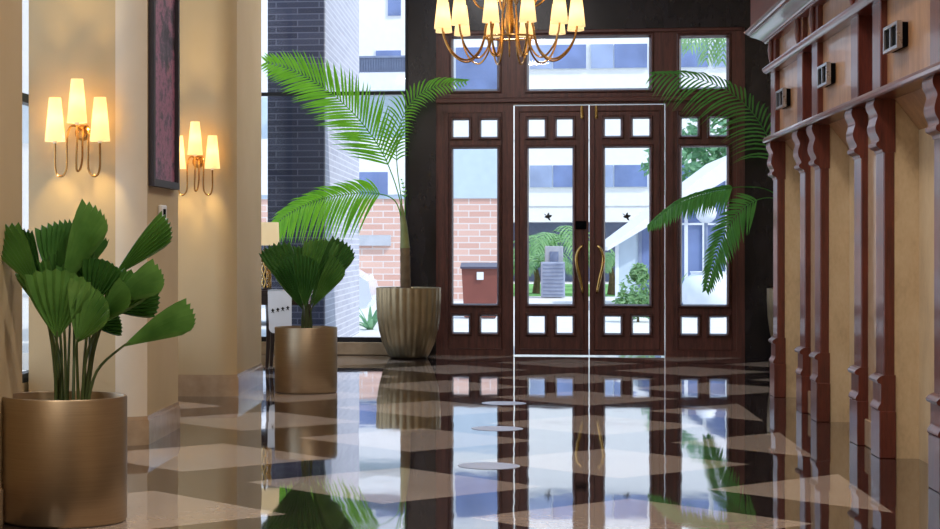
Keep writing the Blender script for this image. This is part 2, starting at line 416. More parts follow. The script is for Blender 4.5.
leafpanel('window_5', -.70, -.075, .06, 2.44, (-.608, -.448, -.328, -.164), 'fixed side light left of the double doors')
leafpanel('window_6', 1.565, 2.18, .06, 2.44, (1.649, 1.807, 1.924, 2.090), 'fixed side light right of the double doors')
for n, (x0, x1, z0, z1, lab) in enumerate(((-.608, -.164, 2.673, 3.19, 'left transom window above the doors'), (.144, 1.338, 2.667, 3.18, 'wide middle transom window above the doors'), (1.64, 2.09, 2.669, 3.166, 'right transom window above the doors'))):
    o = struct('window_%d' % (7 + n), MB().frame(x0 - .04, x1 + .04, z0 - .04, z1 + .04, .045, DW + .005, DW + .08, .01), 'bead_wood', lab, ang=20)
    MB().box(x0 - .003, x1 + .003, DW + .05, DW + .058, z0 - .003, z1 + .003).build('glass_pane', 'pane_glass', o, smooth=False)
d1 = leafpanel('door_1', -.005 + G, .7435 - G * .5, .012, 2.515 - G, (.144, .307, .424, .583), 'left leaf of the wooden double doors with a black lock')
d2 = leafpanel('door_2', .7435 + G * .5, 1.492 - G, .012, 2.515 - G, (.898, 1.056, 1.172, 1.338), 'right leaf of the wooden double doors')
def curve_handle(d, sx, cx):
    pts = [(cx, DW + .03, 1.105), (cx, DW - .045, 1.10), (cx - sx * .03, DW - .055, 1.06), (cx - sx * .052, DW - .055, .985), (cx - sx * .045, DW - .055, .90),
           (cx - sx * .022, DW - .055, .80), (cx - sx * .002, DW - .055, .70), (cx + sx * .008, DW - .05, .645), (cx + sx * .01, DW + .03, .635)]
    P = smooth_path(pts, 6); rs = [.010 + .007 * math.sin(PI * i / (len(P) - 1)) for i in range(len(P))]
    h = MB().tube(P, rs, 12).build('handle', 'brass_pale', d); h['label'] = 'curved brass pull handle'
curve_handle(d1, 1, .667); curve_handle(d2, -1, .826)
lk = MB().box(.606, .716, DW + .005, DW + .03, 1.268, 1.35, .006).box(.64, .685, DW - .006, DW + .006, 1.29, 1.33, .004).build('lock', 'black_plastic', d1)
for d, x in ((d1, .672), (d2, .813)):
    b = MB().box(x - .013, x + .013, DW + .018, DW + .03, 2.37, 2.50, .004)
    b.tube([(x, DW + .01, 2.395), (x, DW + .01, 2.50)], .008, 10); b.lathe([(.0, -.012), (.014, -.008), (.016, 0), (.014, .008), (0, .012)], x, DW + .008, 2.39, 14)
    b.build('bolt', 'brass_pale', d)
def bird(d, cx, cz, s=1):
    s *= 1.05
    body = [(-.042, .034), (-.022, .026), (-.010, .014), (-.004, .034), (.012, .042), (.012, .020), (.040, .018), (.030, .0), (.016, -.008), (.026, -.036), (.008, -.030), (-.002, -.014), (-.018, -.010), (-.036, .0), (-.020, .012)]
    MB().prism([(cx + s * x, cz + s * z) for x, z in body], 'y', DW + .046, DW + .0505).build('bird_decal', 'decal_black', d, smooth=False)
bird(d1, .337, 1.39); bird(d2, 1.113, 1.39)

# ------------------------------------------------------------------ panelling on the right
cb = empty('wall_panelling', (1.95, 11.5, 0), 'red mahogany panelling with stone niches and scrolled brackets along the right side', 'panelling')
B = (1.95, 11.5, 0)
CY = [14.45, 13.10, 12.46, 11.02, 10.36, 8.93, 8.30, 6.85]; PW = .25
XF, XB = 1.875, 2.45
def cpart(name, mb, mat, par=None, **kw): return rel(mb, B).build(name, mat, par or cb, **kw)
Yn, Yf = 6.6, 14.70
# stone niches (wide bays) and shallow stone strips (narrow bays)
wide = [(13.35, 14.45), (11.27, 12.46), (9.18, 10.36), (7.10, 8.30)]
narrow = [(12.71, 13.10), (10.61, 11.02), (8.55, 8.93)]
for a, b in wide:
    m = MB(); xb = 2.075
    # far return, back slab with a joint, sloping soffit
    m.box(1.93, xb + .02, b + .004, b + .10, 0, 1.86)
    m.box(xb, xb + .05, a, b + .05, 0, 1.75); m.box(1.93, xb, a - .05, a, 0, 1.86)
    cpart('stone_niche', m, 'stone_cream', smooth=False)
    cpart('niche_soffit', MB().prism([(1.90, 1.862), (1.95, 1.862), (xb + .0, 1.70), (xb + .05, 1.70), (xb + .05, 1.88), (1.90, 1.88)], 'y', a, b), 'panel_veneer', smooth=False)
for a, b in narrow:
    m = MB().box(1.935, 2.0, a, b, .14, 1.86); cpart('stone_strip', m, 'stone_base', smooth=False)
    cpart('stone_skirting', MB().box(1.915, 2.0, a, b, 0, .15, .006), 'stone_base')
cpart('carcase', MB().box(2.125, XB, Yn, Yf, 0, 2.9), 'mahogany', smooth=False)
def profile_corbel():
    pts = [(1.852, 1.86), (1.846, 1.84), (1.850, 1.815), (1.862, 1.79), (1.866, 1.77), (1.858, 1.74), (1.854, 1.715), (1.858, 1.69), (1.872, 1.66), (1.873, 1.645), (1.862, 1.635), (1.862, 1.618), (1.876, 1.608), (1.89, 1.60), (1.893, 1.585)]
    P = smooth_path([(x, 0, z) for x, z in pts], 4)
    return [(p.x, p.z) for p in P] + [(1.957, 1.585), (1.957, 1.86)]
for i, y in enumerate(CY):
    x1 = 1.955
    p = cpart('pilaster', MB().box(1.898, x1 + .0, y, y + PW - .03, .40, 1.60, .006), 'mahogany')
    base = MB().box(XF, x1 + .004, y - .012, y + PW - .018, 0, .245, .004)
    prof = [(1.875, .245), (1.868, .255), (1.872, .27), (1.882, .285), (1.884, .30), (1.884, .385), (1.868, .392), (1.862, .405), (1.872, .418), (1.888, .428), (1.898, .432), (1.957, .432), (1.957, .245)]
    base.prism(prof, 'y', y - .006, y + PW - .024)
    rel(base, B); base.build('base', 'mahogany', p)
    rel(MB().prism(profile_corbel(), 'y', y - .004, y + PW - .026), B).build('bracket', 'mahogany', p)
    up = cpart('upper_pilaster', MB().box(1.88, 2.0, y, y + PW - .03, 1.90, 2.63, .005), 'mahogany')
    # turned oval boss on the frieze
    e = MB().lathe([(0, -.10), (.012, -.095), (.022, -.06), (.028, 0), (.022, .06), (.012, .095), (0, .10)], 1.872, y + .11, 2.535, 18)
    rel(e, B).build('oval_boss', 'mahogany', up)
cpart('ledge', MB().prism([(1.835, 1.862), (1.825, 1.868), (1.825, 1.885), (1.832, 1.893), (1.84, 1.905), (2.02, 1.905), (2.02, 1.86)], 'y', Yn, Yf), 'mahogany_long', ang=30)
for a, b in wide: cpart('veneer_panel', MB().box(1.916, 2.0, a, b, 1.905, 2.38), 'panel_veneer', smooth=False)
for a, b in narrow: cpart('recessed_panel', MB().box(1.965, 2.02, a - .02, b + .02, 1.905, 2.38), 'mahogany', smooth=False)
cpart('shelf_moulding', MB().prism([(1.85, 2.372), (1.83, 2.385), (1.822, 2.40), (1.822, 2.412), (1.835, 2.422), (1.86, 2.43), (2.02, 2.43), (2.02, 2.372)], 'y', Yn, Yf), 'mahogany_long', ang=30)
cpart('frieze', MB().box(1.915, 2.02, Yn, Yf - .02, 2.43, 2.63), 'panel_veneer', smooth=False)
cr0 = [(1.86, 2.615), (1.85, 2.625), (1.85, 2.64), (1.838, 2.645), (1.832, 2.66), (1.815, 2.675), (1.79, 2.695), (1.762, 2.71), (1.745, 2.725), (1.742, 2.74), (1.728, 2.745), (1.722, 2.76), (1.705, 2.775), (1.70, 2.79), (1.72, 2.80), (1.75, 2.80), (1.75, 2.95), (2.10, 2.95), (2.10, 2.615)]
cr = [(x, 2.605 + (z_ - 2.615) * .50) if z_ < 2.81 else (x, z_) for x, z_ in cr0]
cpart('cornice', MB().prism(cr, 'y', Yn, Yf + .10), 'mahogany_long', ang=30)
# three little boxes on the upper panels
wb = None
for (yc, lab) in ((9.99, 'silver wall box with two black openings on the nearest upper panel'), (12.15, 'silver wall box on the middle upper panel of the panelling'), (14.06, 'silver wall box on the farthest upper panel near the doors')):
    if wb is None:
        wb = empty('wall_box', (1.916, yc, 2.14), lab, 'wall fitting', 'silver boxes on the upper panels')
        MB().box(-.046, 0, -.172, .172, -.06, .06, .004).build('housing', 'black_plastic', wb)
        MB().holed(-.18, .18, -.066, .066, [(-.155, -.012, -.05, .05), (.012, .155, -.05, .05)], -.056, -.030, axis='x').build('face_plate', 'steel', wb, smooth=False)
        root = wb
    else:
        root = copy_tree(wb); root.location = (1.916, yc, 2.14); root['label'] = lab

# ------------------------------------------------------------------ picture, switch
pf = MB().holed(10.60, 11.42, 1.435, 3.0, [(10.64, 11.38, 1.475, 2.96)], PXL + .002, PXL + .036, axis='x').build('framed_picture', 'picture_frame', smooth=False)
tag(pf, 'tall framed abstract picture in mauve and black on the pier side', 'picture')
MB().box(PXL + .004, PXL + .012, 10.64, 11.38, 1.475, 2.96).build('canvas', 'canvas', pf, smooth=False)
th = MB().box(PXL + .001, PXL + .022, 10.89, 11.07, 1.24, 1.335, .006).build('wall_switch', 'white_plate'); tag(th, 'small white wall switch plate below the framed picture', 'switch')
MB().box(PXL + .022, PXL + .027, 10.95, 11.01, 1.262, 1.313, .002).build('rocker', 'black_plastic', th)

# ------------------------------------------------------------------ sconces
def cone_shade(h, r0, r1, n=28):
    t = .003; return MB().lathe([(r0, 0), (r1, h), (r1 - t, h), (r0 - t, 0)], n=n, closed=True)
LIGHTS = []
def point(name, loc, w, rgb, r=.02):
    l = bpy.data.lights.new(name, 'POINT'); l.energy = w; l.color = rgb; l.shadow_soft_size = r
    o = bpy.data.objects.new(name, l); COL.objects.link(o); o.location = loc; LIGHTS.append(o); return o
WARM = (1, .70, .27)
def sconce(x, y, z, lab):
    s = empty('wall_sconce', (x, y, z), lab, 'wall lamp', 'brass wall sconces on the piers')
    MB().lathe([(0, -.022), (.03, -.02), (.042, -.008), (.045, .0)], n=24).build('backplate', 'brass', s).rotation_euler = (-PI/2, 0, 0)
    for sx, zs in ((-.125, -.055), (0, .045), (.125, -.055)):
        yy = -.145 if sx == 0 else -.135
        if sx == 0: pts = [(0, -.01, 0), (.012, -.05, .02), (.02, -.09, .0), (.022, -.11, -.06), (.022, -.115, -.15), (.014, -.13, -.205), (0, -.145, -.215), (-.004, -.146, -.17), (0, yy, -.05), (0, yy, zs + .04)]
        else:
            q = 1 if sx > 0 else -1
            pts = [(0, -.01, .01), (q * .03, -.06, .035), (q * .052, -.10, .02), (q * .06, -.13, -.05), (q * .06, -.135, -.19), (q * .075, -.135, -.235), (q * .095, -.135, -.245), (q * .114, -.135, -.235), (sx, -.135, -.19), (sx, yy, -.10), (sx, yy, zs + .04)]
        MB().tube(smooth_path(pts, 5), .006, 8).build('arm', 'brass', s)
        h = cone_shade(.24, .056, .033).build('lamp_shade', 'sconce_shade', s, loc=(sx, yy, zs))
        MB().lathe([(0, -.012), (.012, -.008), (.014, .03), (.018, .045), (.02, .06), (.014, .08), (0, .088)], n=14).build('bulb', 'white_plate', h)
        point('bulb_light', (x + sx, y + yy, z + zs + .125), 24, WARM, .016)
    return s
sconce(-2.361, 10.48, 1.725, 'three-armed brass sconce with lit cream shades, the nearer one, left of the picture')
sconce(-2.29, 13.99, 1.715, 'three-armed brass sconce with lit cream shades, the farther one, partly behind the picture')

# ------------------------------------------------------------------ chandelier
CX, CYY = -.03, 13.0
ch = empty('chandelier', (CX, CYY, 2.5), 'brass chandelier with many small cream shades hanging before the doors', 'chandelier')
MB().lathe([(0, -.02), (.02, 0), (.035, .08), (.02, .2), (.03, .34), (.05, .40), (.05, .44), (.018, .5), (.012, .55), (.012, 1.72), (.07, 1.74), (.07, 1.80), (0, 1.80)], 0, 0, .0 + .0, n=20).build('stem', 'brass', ch, loc=(0, 0, .0))
rg = []
for k in range(33): a = 2 * PI * k / 32; rg.append((.17 * math.cos(a), .17 * math.sin(a), -.01))
MB().tube(rg, .007, 8, cap=False).build('ring', 'brass', ch)
for k in range(12):
    a = math.radians(15 + 30 * k); R = .455
    f = lambda r, z: (r * math.cos(a), r * math.sin(a), z)
    P = smooth_path([f(.15, .10), f(.163, .05), f(.172, -.01), f(.205, -.10), f(.27, -.16), f(.335, -.155), f(.40, -.10), f(.44, -.03), f(R, .03), f(R, .08)], 5)
    MB().tube(P, .0065, 7).build('arm', 'brass', ch)
    cone_shade(.205, .056, .033, 24).build('lamp_shade', 'chandelier_shade', ch, loc=f(R, .04))
for k in range(6):
    a = math.radians(45 + 60 * k); R = .25
    f = lambda r, z: (r * math.cos(a), r * math.sin(a), z)
    P = smooth_path([f(.045, .43), f(.07, .34), f(.11, .24), f(.16, .19), f(.21, .205), f(R, .26), f(R, .31)], 5)
    MB().tube(P, .0065, 7).build('arm', 'brass', ch)
    cone_shade(.205, .056, .033, 24).build('lamp_shade', 'chandelier_shade', ch, loc=f(R, .265))
    b = [f(.17 * 1, -.055)]
    # drop hooks inside the ring
    a2 = math.radians(30 + 60 * k)
    g = lambda r, z: (r * math.cos(a2), r * math.sin(a2), z)
    MB().tube(smooth_path([g(.035, .42), g(.045, .25), g(.06, .05), g(.075, -.07), g(.10, -.125), g(.14, -.11), g(.168, -.01)], 5), .0055, 7).build('drop_arm', 'brass', ch)
for k in range(12):
    a = math.radians(15 + 30 * k); point('bulb_light', (CX + .455 * math.cos(a), CYY + .455 * math.sin(a), 2.5 + .04 + .10), .8, (1, .78, .45), .016)

# ------------------------------------------------------------------ pots
def drum_pot(x, y, r, h, lab):
    p = empty('planter', (x, y, 0), lab, 'planter', 'drum planters with fan palms')
    MB().lathe([(r - .015, 0), (r - .004, .004), (r, .012), (r, h - .006), (r - .003, h), (r - .014, h), (r - .017, h - .006), (r - .017, .03), (0, .03)], n=72).build('body', 'bronze', p, ang=50)
    soil = MB(); n = 36; rings = [0.001, .3, .55, .8, .975]
    V = []; F = []
    for i, q in enumerate(rings):
        for k in range(n):
            a = 2 * PI * k / n; V.append((q * (r - .018) * math.cos(a), q * (r - .018) * math.sin(a), h - .05 + .012 * noise.noise(Vector((q * 9 * math.cos(a), q * 9 * math.sin(a), 3))) + .012 * (1 - q)))
    for i in range(len(rings) - 1):
        for k in range(n): F.append((i*n + k, i*n + (k+1) % n, (i+1)*n + (k+1) % n, (i+1)*n + k))
    F.append(tuple(range(n)))
    for k in range(n): V.append((V[(len(rings)-1)*n + k][0], V[(len(rings)-1)*n + k][1], h - .12))
    o = len(rings) * n
    for k in range(n): F.append(((len(rings)-1)*n + k, (len(rings)-1)*n + (k+1) % n, o + (k+1) % n, o + k))
    soil.add(V, F); soil.build('soil', 'soil', p)
    return p
FP = (-1.79, 7.608); MP = (-1.555, 14.52)
drum_pot(FP[0], FP[1], .252, .50, 'large bronze drum planter in the front left corner')
drum_pot(MP[0], MP[1], .236, .49, 'bronze drum planter on the floor before the tall window')
def fluted_pot(x, y, lab):
    p = empty('fluted_pot', (x, y, 0), lab, 'pot', 'tall fluted pots')
    nf = 26
    wob = lambda a, z: 1 + .04 * (abs(math.cos(a * nf / 2)) - .5) * min(1, max(0, z / .08))
    prof = [(.0, .0), (.17, 0), (.185, .008), (.205, .04), (.25, .14), (.285, .27), (.305, .42), (.312, .58), (.312, .69), (.302, .695), (.292, .69), (.288, .60), (0, .60)]
    MB().lathe(prof, n=nf * 6, wob=wob).build('body', 'champagne', p, ang=60)
    MB().lathe([(0, .0), (.29, 0), (.29, .03), (.2, .042), (0, .05)], 0, 0, .60, 32).build('soil', 'soil', p)
    return p
LP = (-1.03, 19.08); RP = (2.73, 19.1)
fluted_pot(LP[0], LP[1], 'champagne fluted pot left of the doors holding a palm')
fluted_pot(RP[0], RP[1], 'champagne fluted pot mostly hidden at the end of the panelling')

# ------------------------------------------------------------------ pleated fan plants
def fan_mesh(base, tip, up, width, npl=9, depth=.012, cup=.25, notch=.06):
    """one pleated fan leaf: base and tip points, face normal hint, full width at its widest"""
    base, tip = Vector(base), Vector(tip); L = (tip - base).length; d = (tip - base) / L
    nrm = (Vector(up) - d * Vector(up).dot(d)).normalized(); side = d.cross(nrm).normalized()
    m = MB(); nu = npl * 2; nv = 7; V = []; F = []
    skew = random.uniform(-.10, .10)
    half = math.atan2(width * .60, L * .9)
    for i in range(nu + 1):
        u = i / nu * 2 - 1; ang = u * half * 1.0
        rim = L * (1 - .05 * u * u + skew * u) / max(.5, math.cos(ang)) ** .5 * (1 - (notch if i % 2 == 0 else 0) * .9)
        if abs(u) > .99: rim *= .93
        for j in range(nv + 1):
            q = j / nv
            r = rim * q
            spread = math.sin(ang) * r * (1.15 - .22 * q * q)
            along = math.cos(ang) * r
            pz = (depth if i % 2 else -depth) * min(1, q * 1.6) * (1 if q < .95 else .7)
            cz = cup * width * (u * u) * q - .10 * L * q * q * q
            V.append(base + d * along + side * spread + nrm * (pz + cz))
    for i in range(nu):
        for j in range(nv): F.append((i*(nv+1) + j, (i+1)*(nv+1) + j, (i+1)*(nv+1) + j+1, i*(nv+1) + j+1))
    m.add(V, F); return m
def fan_plant(name, root, leaves, lab, cat, grp, Yc, lmats, smat):
    p = empty(name, root, lab, cat, grp)
    for (sx, sy, bx, by, tx, ty, w, dyb, dyt, up, mi) in leaves:
        b = at(bx, by, Yc + dyb); t = at(tx, ty, Yc + dyt); s0 = Vector((at(sx, sy, Yc).x, Yc + dyb * .15, root[2]))
        sc = (Yc / 7.6)
        m = fan_mesh(b, t, up, w * 1.06, npl=8, depth=.009, cup=.2)
        rel(m, root); lo = m.build('fan_leaf', lmats[mi], p, ang=80, fix=False)
        mid = (s0 + b) / 2 + Vector(((s0.x - b.x) * .18, 0, .02))
        st = MB().tube(smooth_path([s0 - Vector((0, 0, .03)), mid, b, b + (t - b) * .12], 5), [.0075 - .0003 * k for k in range(16)], 7); rel(st, root)
        st.build('stem', smat, p)
    return p
up1 = (-.2, -1, .5)
FL = [
 # stem x,y at soil, base px, tip px, width m, dy base, dy tip, up, material
 (58, 398, 40, 292, 0, 226, .15, -.02, -.10, (.5, -.9, .35), 0),
 (58, 398, 42, 290, 18, 226, .10, .06, .10, (.4, -1, .2), 1),
 (62, 398, 54, 288, 54, 219, .17, .10, .16, (-.3, -1, .3), 1),
 (66, 398, 62, 290, 98, 210, .17, .02, -.02, (-.4, -1, .25), 0),
 (72, 398, 74, 285, 94, 232, .15, .12, .20, (-.2, -1, .2), 1),
 (57, 398, 57, 339, 60, 270, .26, -.10, -.16, (.1, -1, .15), 0),
 (80, 398, 77, 343, 98, 292, .25, -.12, -.18, (-.2, -1, .5), 0),
 (82, 398, 92, 306, 104, 260, .16, .0, -.05, (.1, -1, .4), 1),
 (84, 398, 113, 277, 170, 224, .11, .06, .05, (.35, -1, .45), 0),
 (84, 398, 112, 303, 162, 274, .17, -.03, -.06, (.0, -.9, .8), 0),
 (86, 398, 108, 310, 160, 300, .13, .05, .06, (.3, -1, .1), 1),
 (82, 398, 100, 320, 128, 292, .14, -.10, -.16, (.1, -.9, .7), 0),
 (86, 398, 122, 347, 193, 312, .16, -.05, -.08, (.2, -.85, .9), 0),
 (88, 398, 90, 325, 122, 322, .10, .08, .10, (.3, -1, .1), 1),
 (60, 398, 48, 318, 38, 278, .10, .03, .02, (.4, -1, .1), 1),
 (84, 398, 86, 332, 82, 262, .19, .04, .02, (.1, -1, .2), 1),
 (66, 398, 70, 322, 72, 246, .18, .10, .12, (.0, -1, .2), 1),
 (88, 398, 98, 326, 140, 272, .17, .0, .02, (.2, -1, .3), 0),
 (62, 398, 52, 322, 30, 262, .14, .06, .05, (.3, -1, .2), 0),
]
fan_plant('fan_palm', (FP[0], FP[1], .46), FL, 'fan palm with pleated green leaves in the front left planter', 'plant', 'fan palms in drum planters', FP[1], ('fan_leaf', 'fan_leaf_dark'), 'stem_green')
FM = [
 (302, 327, 303, 308, 273, 243, .24, -.05, -.10, (.35, -1, .25), 1),
 (304, 327, 303, 310, 280, 262, .17, -.12, -.20, (.4, -1, .1), 1),
 (306, 327, 306, 292, 296, 245, .24, .05, .06, (.1, -1, .2), 1),
 (308, 327, 308, 292, 322, 238, .26, .0, -.02, (-.15, -1, .25), 0),
 (312, 327, 310, 306, 346, 242, .24, -.05, -.08, (-.4, -1, .25), 1),
 (310, 327, 312, 308, 340, 262, .17, -.12, -.20, (-.4, -1, .1), 0),
 (306, 327, 305, 309, 307, 256, .19, -.16, -.24, (0, -1, .25), 1),
]
fan_plant('fan_palm', (MP[0], MP[1], .45), FM, 'fan palm with dark upright leaves in the farther drum planter', 'plant', 'fan palms in drum planters', MP[1], ('fan_leaf', 'fan_leaf_dark'), 'stem_green')

# ------------------------------------------------------------------ feather palms
def frond(P, la, lb, n, hint=(0, -1, .1), droop=.25, w=.014, fwd=.75, start=.16, rach=.007):
    """rachis through points P with n leaflets a side of length la (left) / lb (right)"""
    P = smooth_path(P, 8); m = MB(); N = len(P)
    m.tube(P, [rach * (1 - .8 * i / (N - 1)) for i in range(N)], 6)
    cum = [0]
    for i in range(1, N): cum.append(cum[-1] + (P[i] - P[i-1]).length)
    T = cum[-1]
    for sd, ln in ((1, la), (-1, lb)):
        for k in range(n):
            u = start + (1 - start) * (k + .5) / n; s = u * T
            i = max(j for j in range(N) if cum[j] <= s); i = min(i, N - 2)
            f = (s - cum[i]) / max(1e-6, cum[i+1] - cum[i]); p = P[i].lerp(P[i+1], f); t = (P[i+1] - P[i]).normalized()
            h = Vector(hint); h = (h - t * h.dot(t)).normalized(); side = t.cross(h).normalized() * sd
            env = (math.sin(PI * min(1, max(0, .12 + .86 * u))) ** .6)
            L = ln * env * random.uniform(.9, 1.08); ff = fwd * (.7 + .9 * u) + random.uniform(-.08, .08)
            d = (side + t * ff + h * random.uniform(-.12, .22)).normalized()
            wd = (t - d * t.dot(d)).normalized()
            V = []; q = 5
            for a in range(q + 1):
                z = a / q; c = p + d * L * z + Vector((0, 0, -1)) * droop * L * z * z
                ww = w * (math.sin(PI * (.18 + .82 * z)) if z > 0 else .5); ww = max(ww, .0006)
                V += [c - wd * ww * .5, c + h * ww * .18, c + wd * ww * .5]
            F = []
            for a in range(q):
                F += [(3*a, 3*a+1, 3*a+4, 3*a+3), (3*a+1, 3*a+2, 3*a+5, 3*a+4)]
            m.add(V, F)
    return m
def px(pts): return [at(x, y, Y) for x, y, Y in pts]
def palm(lab, root, trunk, trad, fr, mat):
    p = empty('feather_palm', root, lab, 'palm', 'feather palms in fluted pots')
    T = smooth_path(trunk, 8); rs = []
    for i in range(len(T)):
        z = i / (len(T) - 1); rs.append(trad[0] * (1 - z) + trad[1] * z + (.003 if i % 2 else 0))
    rel(MB().tube(T, rs, 14), root).build('trunk', 'bark', p)
    top = T[-1]
    for (P, la, lb, n, kw) in fr:
        m = frond(P, la, lb, n, **kw); rel(m, root); m.build('frond', mat, p, fix=False, ang=60)
    return p
r0 = (LP[0], LP[1], .64)
yb = LP[1]
c0 = at(405, 246, yb); c1 = at(404, 228, yb); c2 = at(402, 212, yb)
cs = palm('tall feather palm with arching fronds in the fluted pot left of the doors', r0, [at(406, 300, yb), at(405.5, 285, yb), at(405, 246, yb)], (.056, .046), [
    (px([(404, 250, yb), (401, 205, yb), (386, 160, yb - .1), (366, 128, yb - .2), (344, 104, yb - .3), (318, 84, yb - .4), (290, 69, yb - .5), (266, 62, yb - .6)]), .48, .46, 42, dict(start=.34, droop=.12, w=.025, fwd=.85)),
    (px([(405, 250, yb), (402, 205, yb), (397, 165, yb), (398, 132, yb), (410, 104, yb - .05), (432, 88, yb - .1), (466, 82, yb - .15)]), .17, .38, 34, dict(start=.42, droop=.45, w=.018, fwd=.8)),
    (px([(404, 250, yb), (402, 222, yb), (394, 200, yb - .1), (372, 193, yb - .3), (342, 195, yb - .5), (312, 202, yb - .7), (288, 214, yb - .85), (274, 226, yb - .95)]), .30, .44, 40, dict(start=.36, droop=.35, w=.025, fwd=.8)),
    (px([(405, 250, yb), (405, 215, yb), (404, 190, yb - .02), (401, 178, yb - .05)]), .05, .05, 5, dict(start=.7, droop=.1, w=.012)),
], 'palm_leaf')
# green crown shaft where the leaf bases wrap the trunk
rel(MB().tube(smooth_path([c0 - Vector((0, 0, .02)), c1, c2, c2 + Vector((-.01, 0, .08))], 5), [.05 - .0027 * k for k in range(16)], 14), r0).build('crown_shaft', 'stem_yellow', cs)
r1 = (RP[0], RP[1], .64); yb = 19.1
tx = RP[0]
def wp(x, y, z): return Vector((x, y, z))
palm('feather palm reaching in from behind the end of the panelling', r1, [wp(tx, yb, .60), wp(tx - .02, yb, .9), wp(tx - .03, yb, 1.2)], (.052, .04), [
    (px([(790, 235, yb), (783, 190, yb), (772, 148, yb - .05), (758, 120, yb - .1), (740, 100, yb - .15), (718, 86, yb - .2), (690, 77, yb - .25), (652, 74, yb - .3)]), .34, .46, 34, dict(start=.3, droop=.5, w=.02, fwd=.9)),
    (px([(790, 235, yb), (784, 205, yb), (768, 190, yb - .15), (742, 187, yb - .25), (708, 192, yb - .35), (676, 204, yb - .45), (648, 226, yb - .5)]), .10, .20, 34, dict(start=.50, droop=.55, w=.03, fwd=.75, hint=(0, -1, .3))),
    (px([(790, 235, yb), (786, 208, yb), (772, 198, yb - .2), (752, 202, yb - .35), (734, 217, yb - .45), (719, 245, yb - .55), (706, 290, yb - .62)]), .22, .27, 30, dict(start=.40, droop=.2, w=.025, fwd=.85)),
    (px([(790, 235, yb), (792, 190, yb), (796, 150, yb - .05), (808, 120, yb - .1), (826, 110, yb - .15)]), .25, .25, 14, dict(start=.4, droop=.4, w=.016)),
], 'palm_leaf_dark')

# ------------------------------------------------------------------ small table, lamp, cloth
ty = 17.2
st = empty('side_table', (-2.12, ty + .2, 0), 'dark side table behind the farther drum planter', 'table')
SB = (-2.12, ty + .2, 0)
rel(MB().box(-2.44, -1.80, ty, ty + .42, .665, .70, .006), SB).build('table_top', 'table_dark', st)
rel(MB().box(-2.40, -1.84, ty + .03, ty + .39, .57, .665, .004), SB).build('apron', 'table_dark', st)
for x in (-2.19, -1.86):
    for y in (ty + .06, ty + .36):
        rel(MB().tube(smooth_path([(x, y, .60), (x + .005, y - .01, .42), (x, y, .2), (x - .01, y - .01, 0.0)], 4), [.028 - .0011 * k for k in range(13)], 10), SB).build('leg', 'table_dark', st)
# cloth runner hanging over the front of the table, rounded lower corners
rn = empty('table_runner', (-2.08, ty, .70), 'white cloth with four small black emblems hanging off the dark side table', 'cloth')
RB = (-2.08, ty, .70)
x0, x1, zb = -2.185, -1.97, .32
poly = [(x0, .705), (x0 + .004, .52), (x0 + .01, .42)]
for k in range(7): a = PI + PI / 2 * k / 6; poly.append((x0 + .06 + .05 * math.cos(a), zb + .05 + .05 * math.sin(a)))
for k in range(7): a = 1.5 * PI + PI / 2 * k / 6; poly.append((x1 - .05 + .05 * math.cos(a), zb + .05 + .05 * math.sin(a)))
poly += [(x1 + .0, .5), (x1, .705)]
m = MB().prism(poly, 'y', ty - .012, ty - .004); rel(m, RB).build('drop', 'cloth_white', rn, smooth=False)
rel(MB().box(x0, x1, ty - .012, ty + .15, .70, .706), RB).build('top', 'cloth_white', rn, smooth=False)
for k in range(4):
    cx = x0 + .04 + .045 * k + .006; cz = .52 + .008 * k; s = .55
    fig = [(-.008, .035), (.008, .035), (.012, .02), (.032, .012), (.014, .0), (.012, -.012), (.026, -.035), (.01, -.028), (0, -.012), (-.01, -.028), (-.026, -.035), (-.012, -.012), (-.014, 0), (-.032, .012), (-.012, .02)]
    rel(MB().prism([(cx + s * a, cz + s * b) for a, b in fig], 'y', ty - .0145, ty - .0122), RB).build('emblem', 'decal_black', rn, smooth=False)
tl = empty('table_lamp', (-2.245, ty + .24, .70), 'table lamp with cream drum shade and woven gold base on the side table', 'lamp')
m = MB(); Rr, H = .058, .34
for k in range(12):
    for sgn in (1, -1):
        m.tube([(Rr * math.cos(2*PI*k/12 + sgn * q * .26), Rr * math.sin(2*PI*k/12 + sgn * q * .26), .02 + H * q / 6) for q in range(7)], .0055, 6)
m.build('woven_base', 'brass_pale', tl)
MB().lathe([(.07, 0), (.07, .015), (.05, .02), (.02, .022), (.018, .37), (.008, .38), (.008, .46), (0, .46)], n=20).build('stem', 'table_dark', tl)
MB().lathe([(.135, 0), (.128, .21), (.125, .21), (.132, 0)], n=36, closed=True).build('lamp_shade', 'table_shade', tl, loc=(0, 0, .405))
# ------------------------------------------------------------------ floor stickers
for (x, y, lab) in ((-.125, 9.75, 'round pale floor sticker, the nearest of three towards the doors'), (-.10, 11.75, 'round pale floor sticker, the middle of three towards the doors'), (-.07, 13.65, 'round pale floor sticker, the farthest of three, closest to the doors')):
    o = MB().lathe([(.155, 0), (.155, .0012), (0, .0012)], n=40).build('floor_sticker', 'sticker', loc=(x, y, .0005)); tag(o, lab, 'floor sticker', 'round stickers on the floor')

# ================================================================== outside
# pavement and lawn strip
o = MB().box(-40, 40, DW + .25, 95, -.2, -.02).build('ground', 'pavement', smooth=False); tag(o, 'pale paved forecourt outside the doors', 'pavement', None, 'structure')
def at_box(x0, x1, y0, y1, z0, z1): return MB().box(x0, x1, y0, y1, z0, z1)
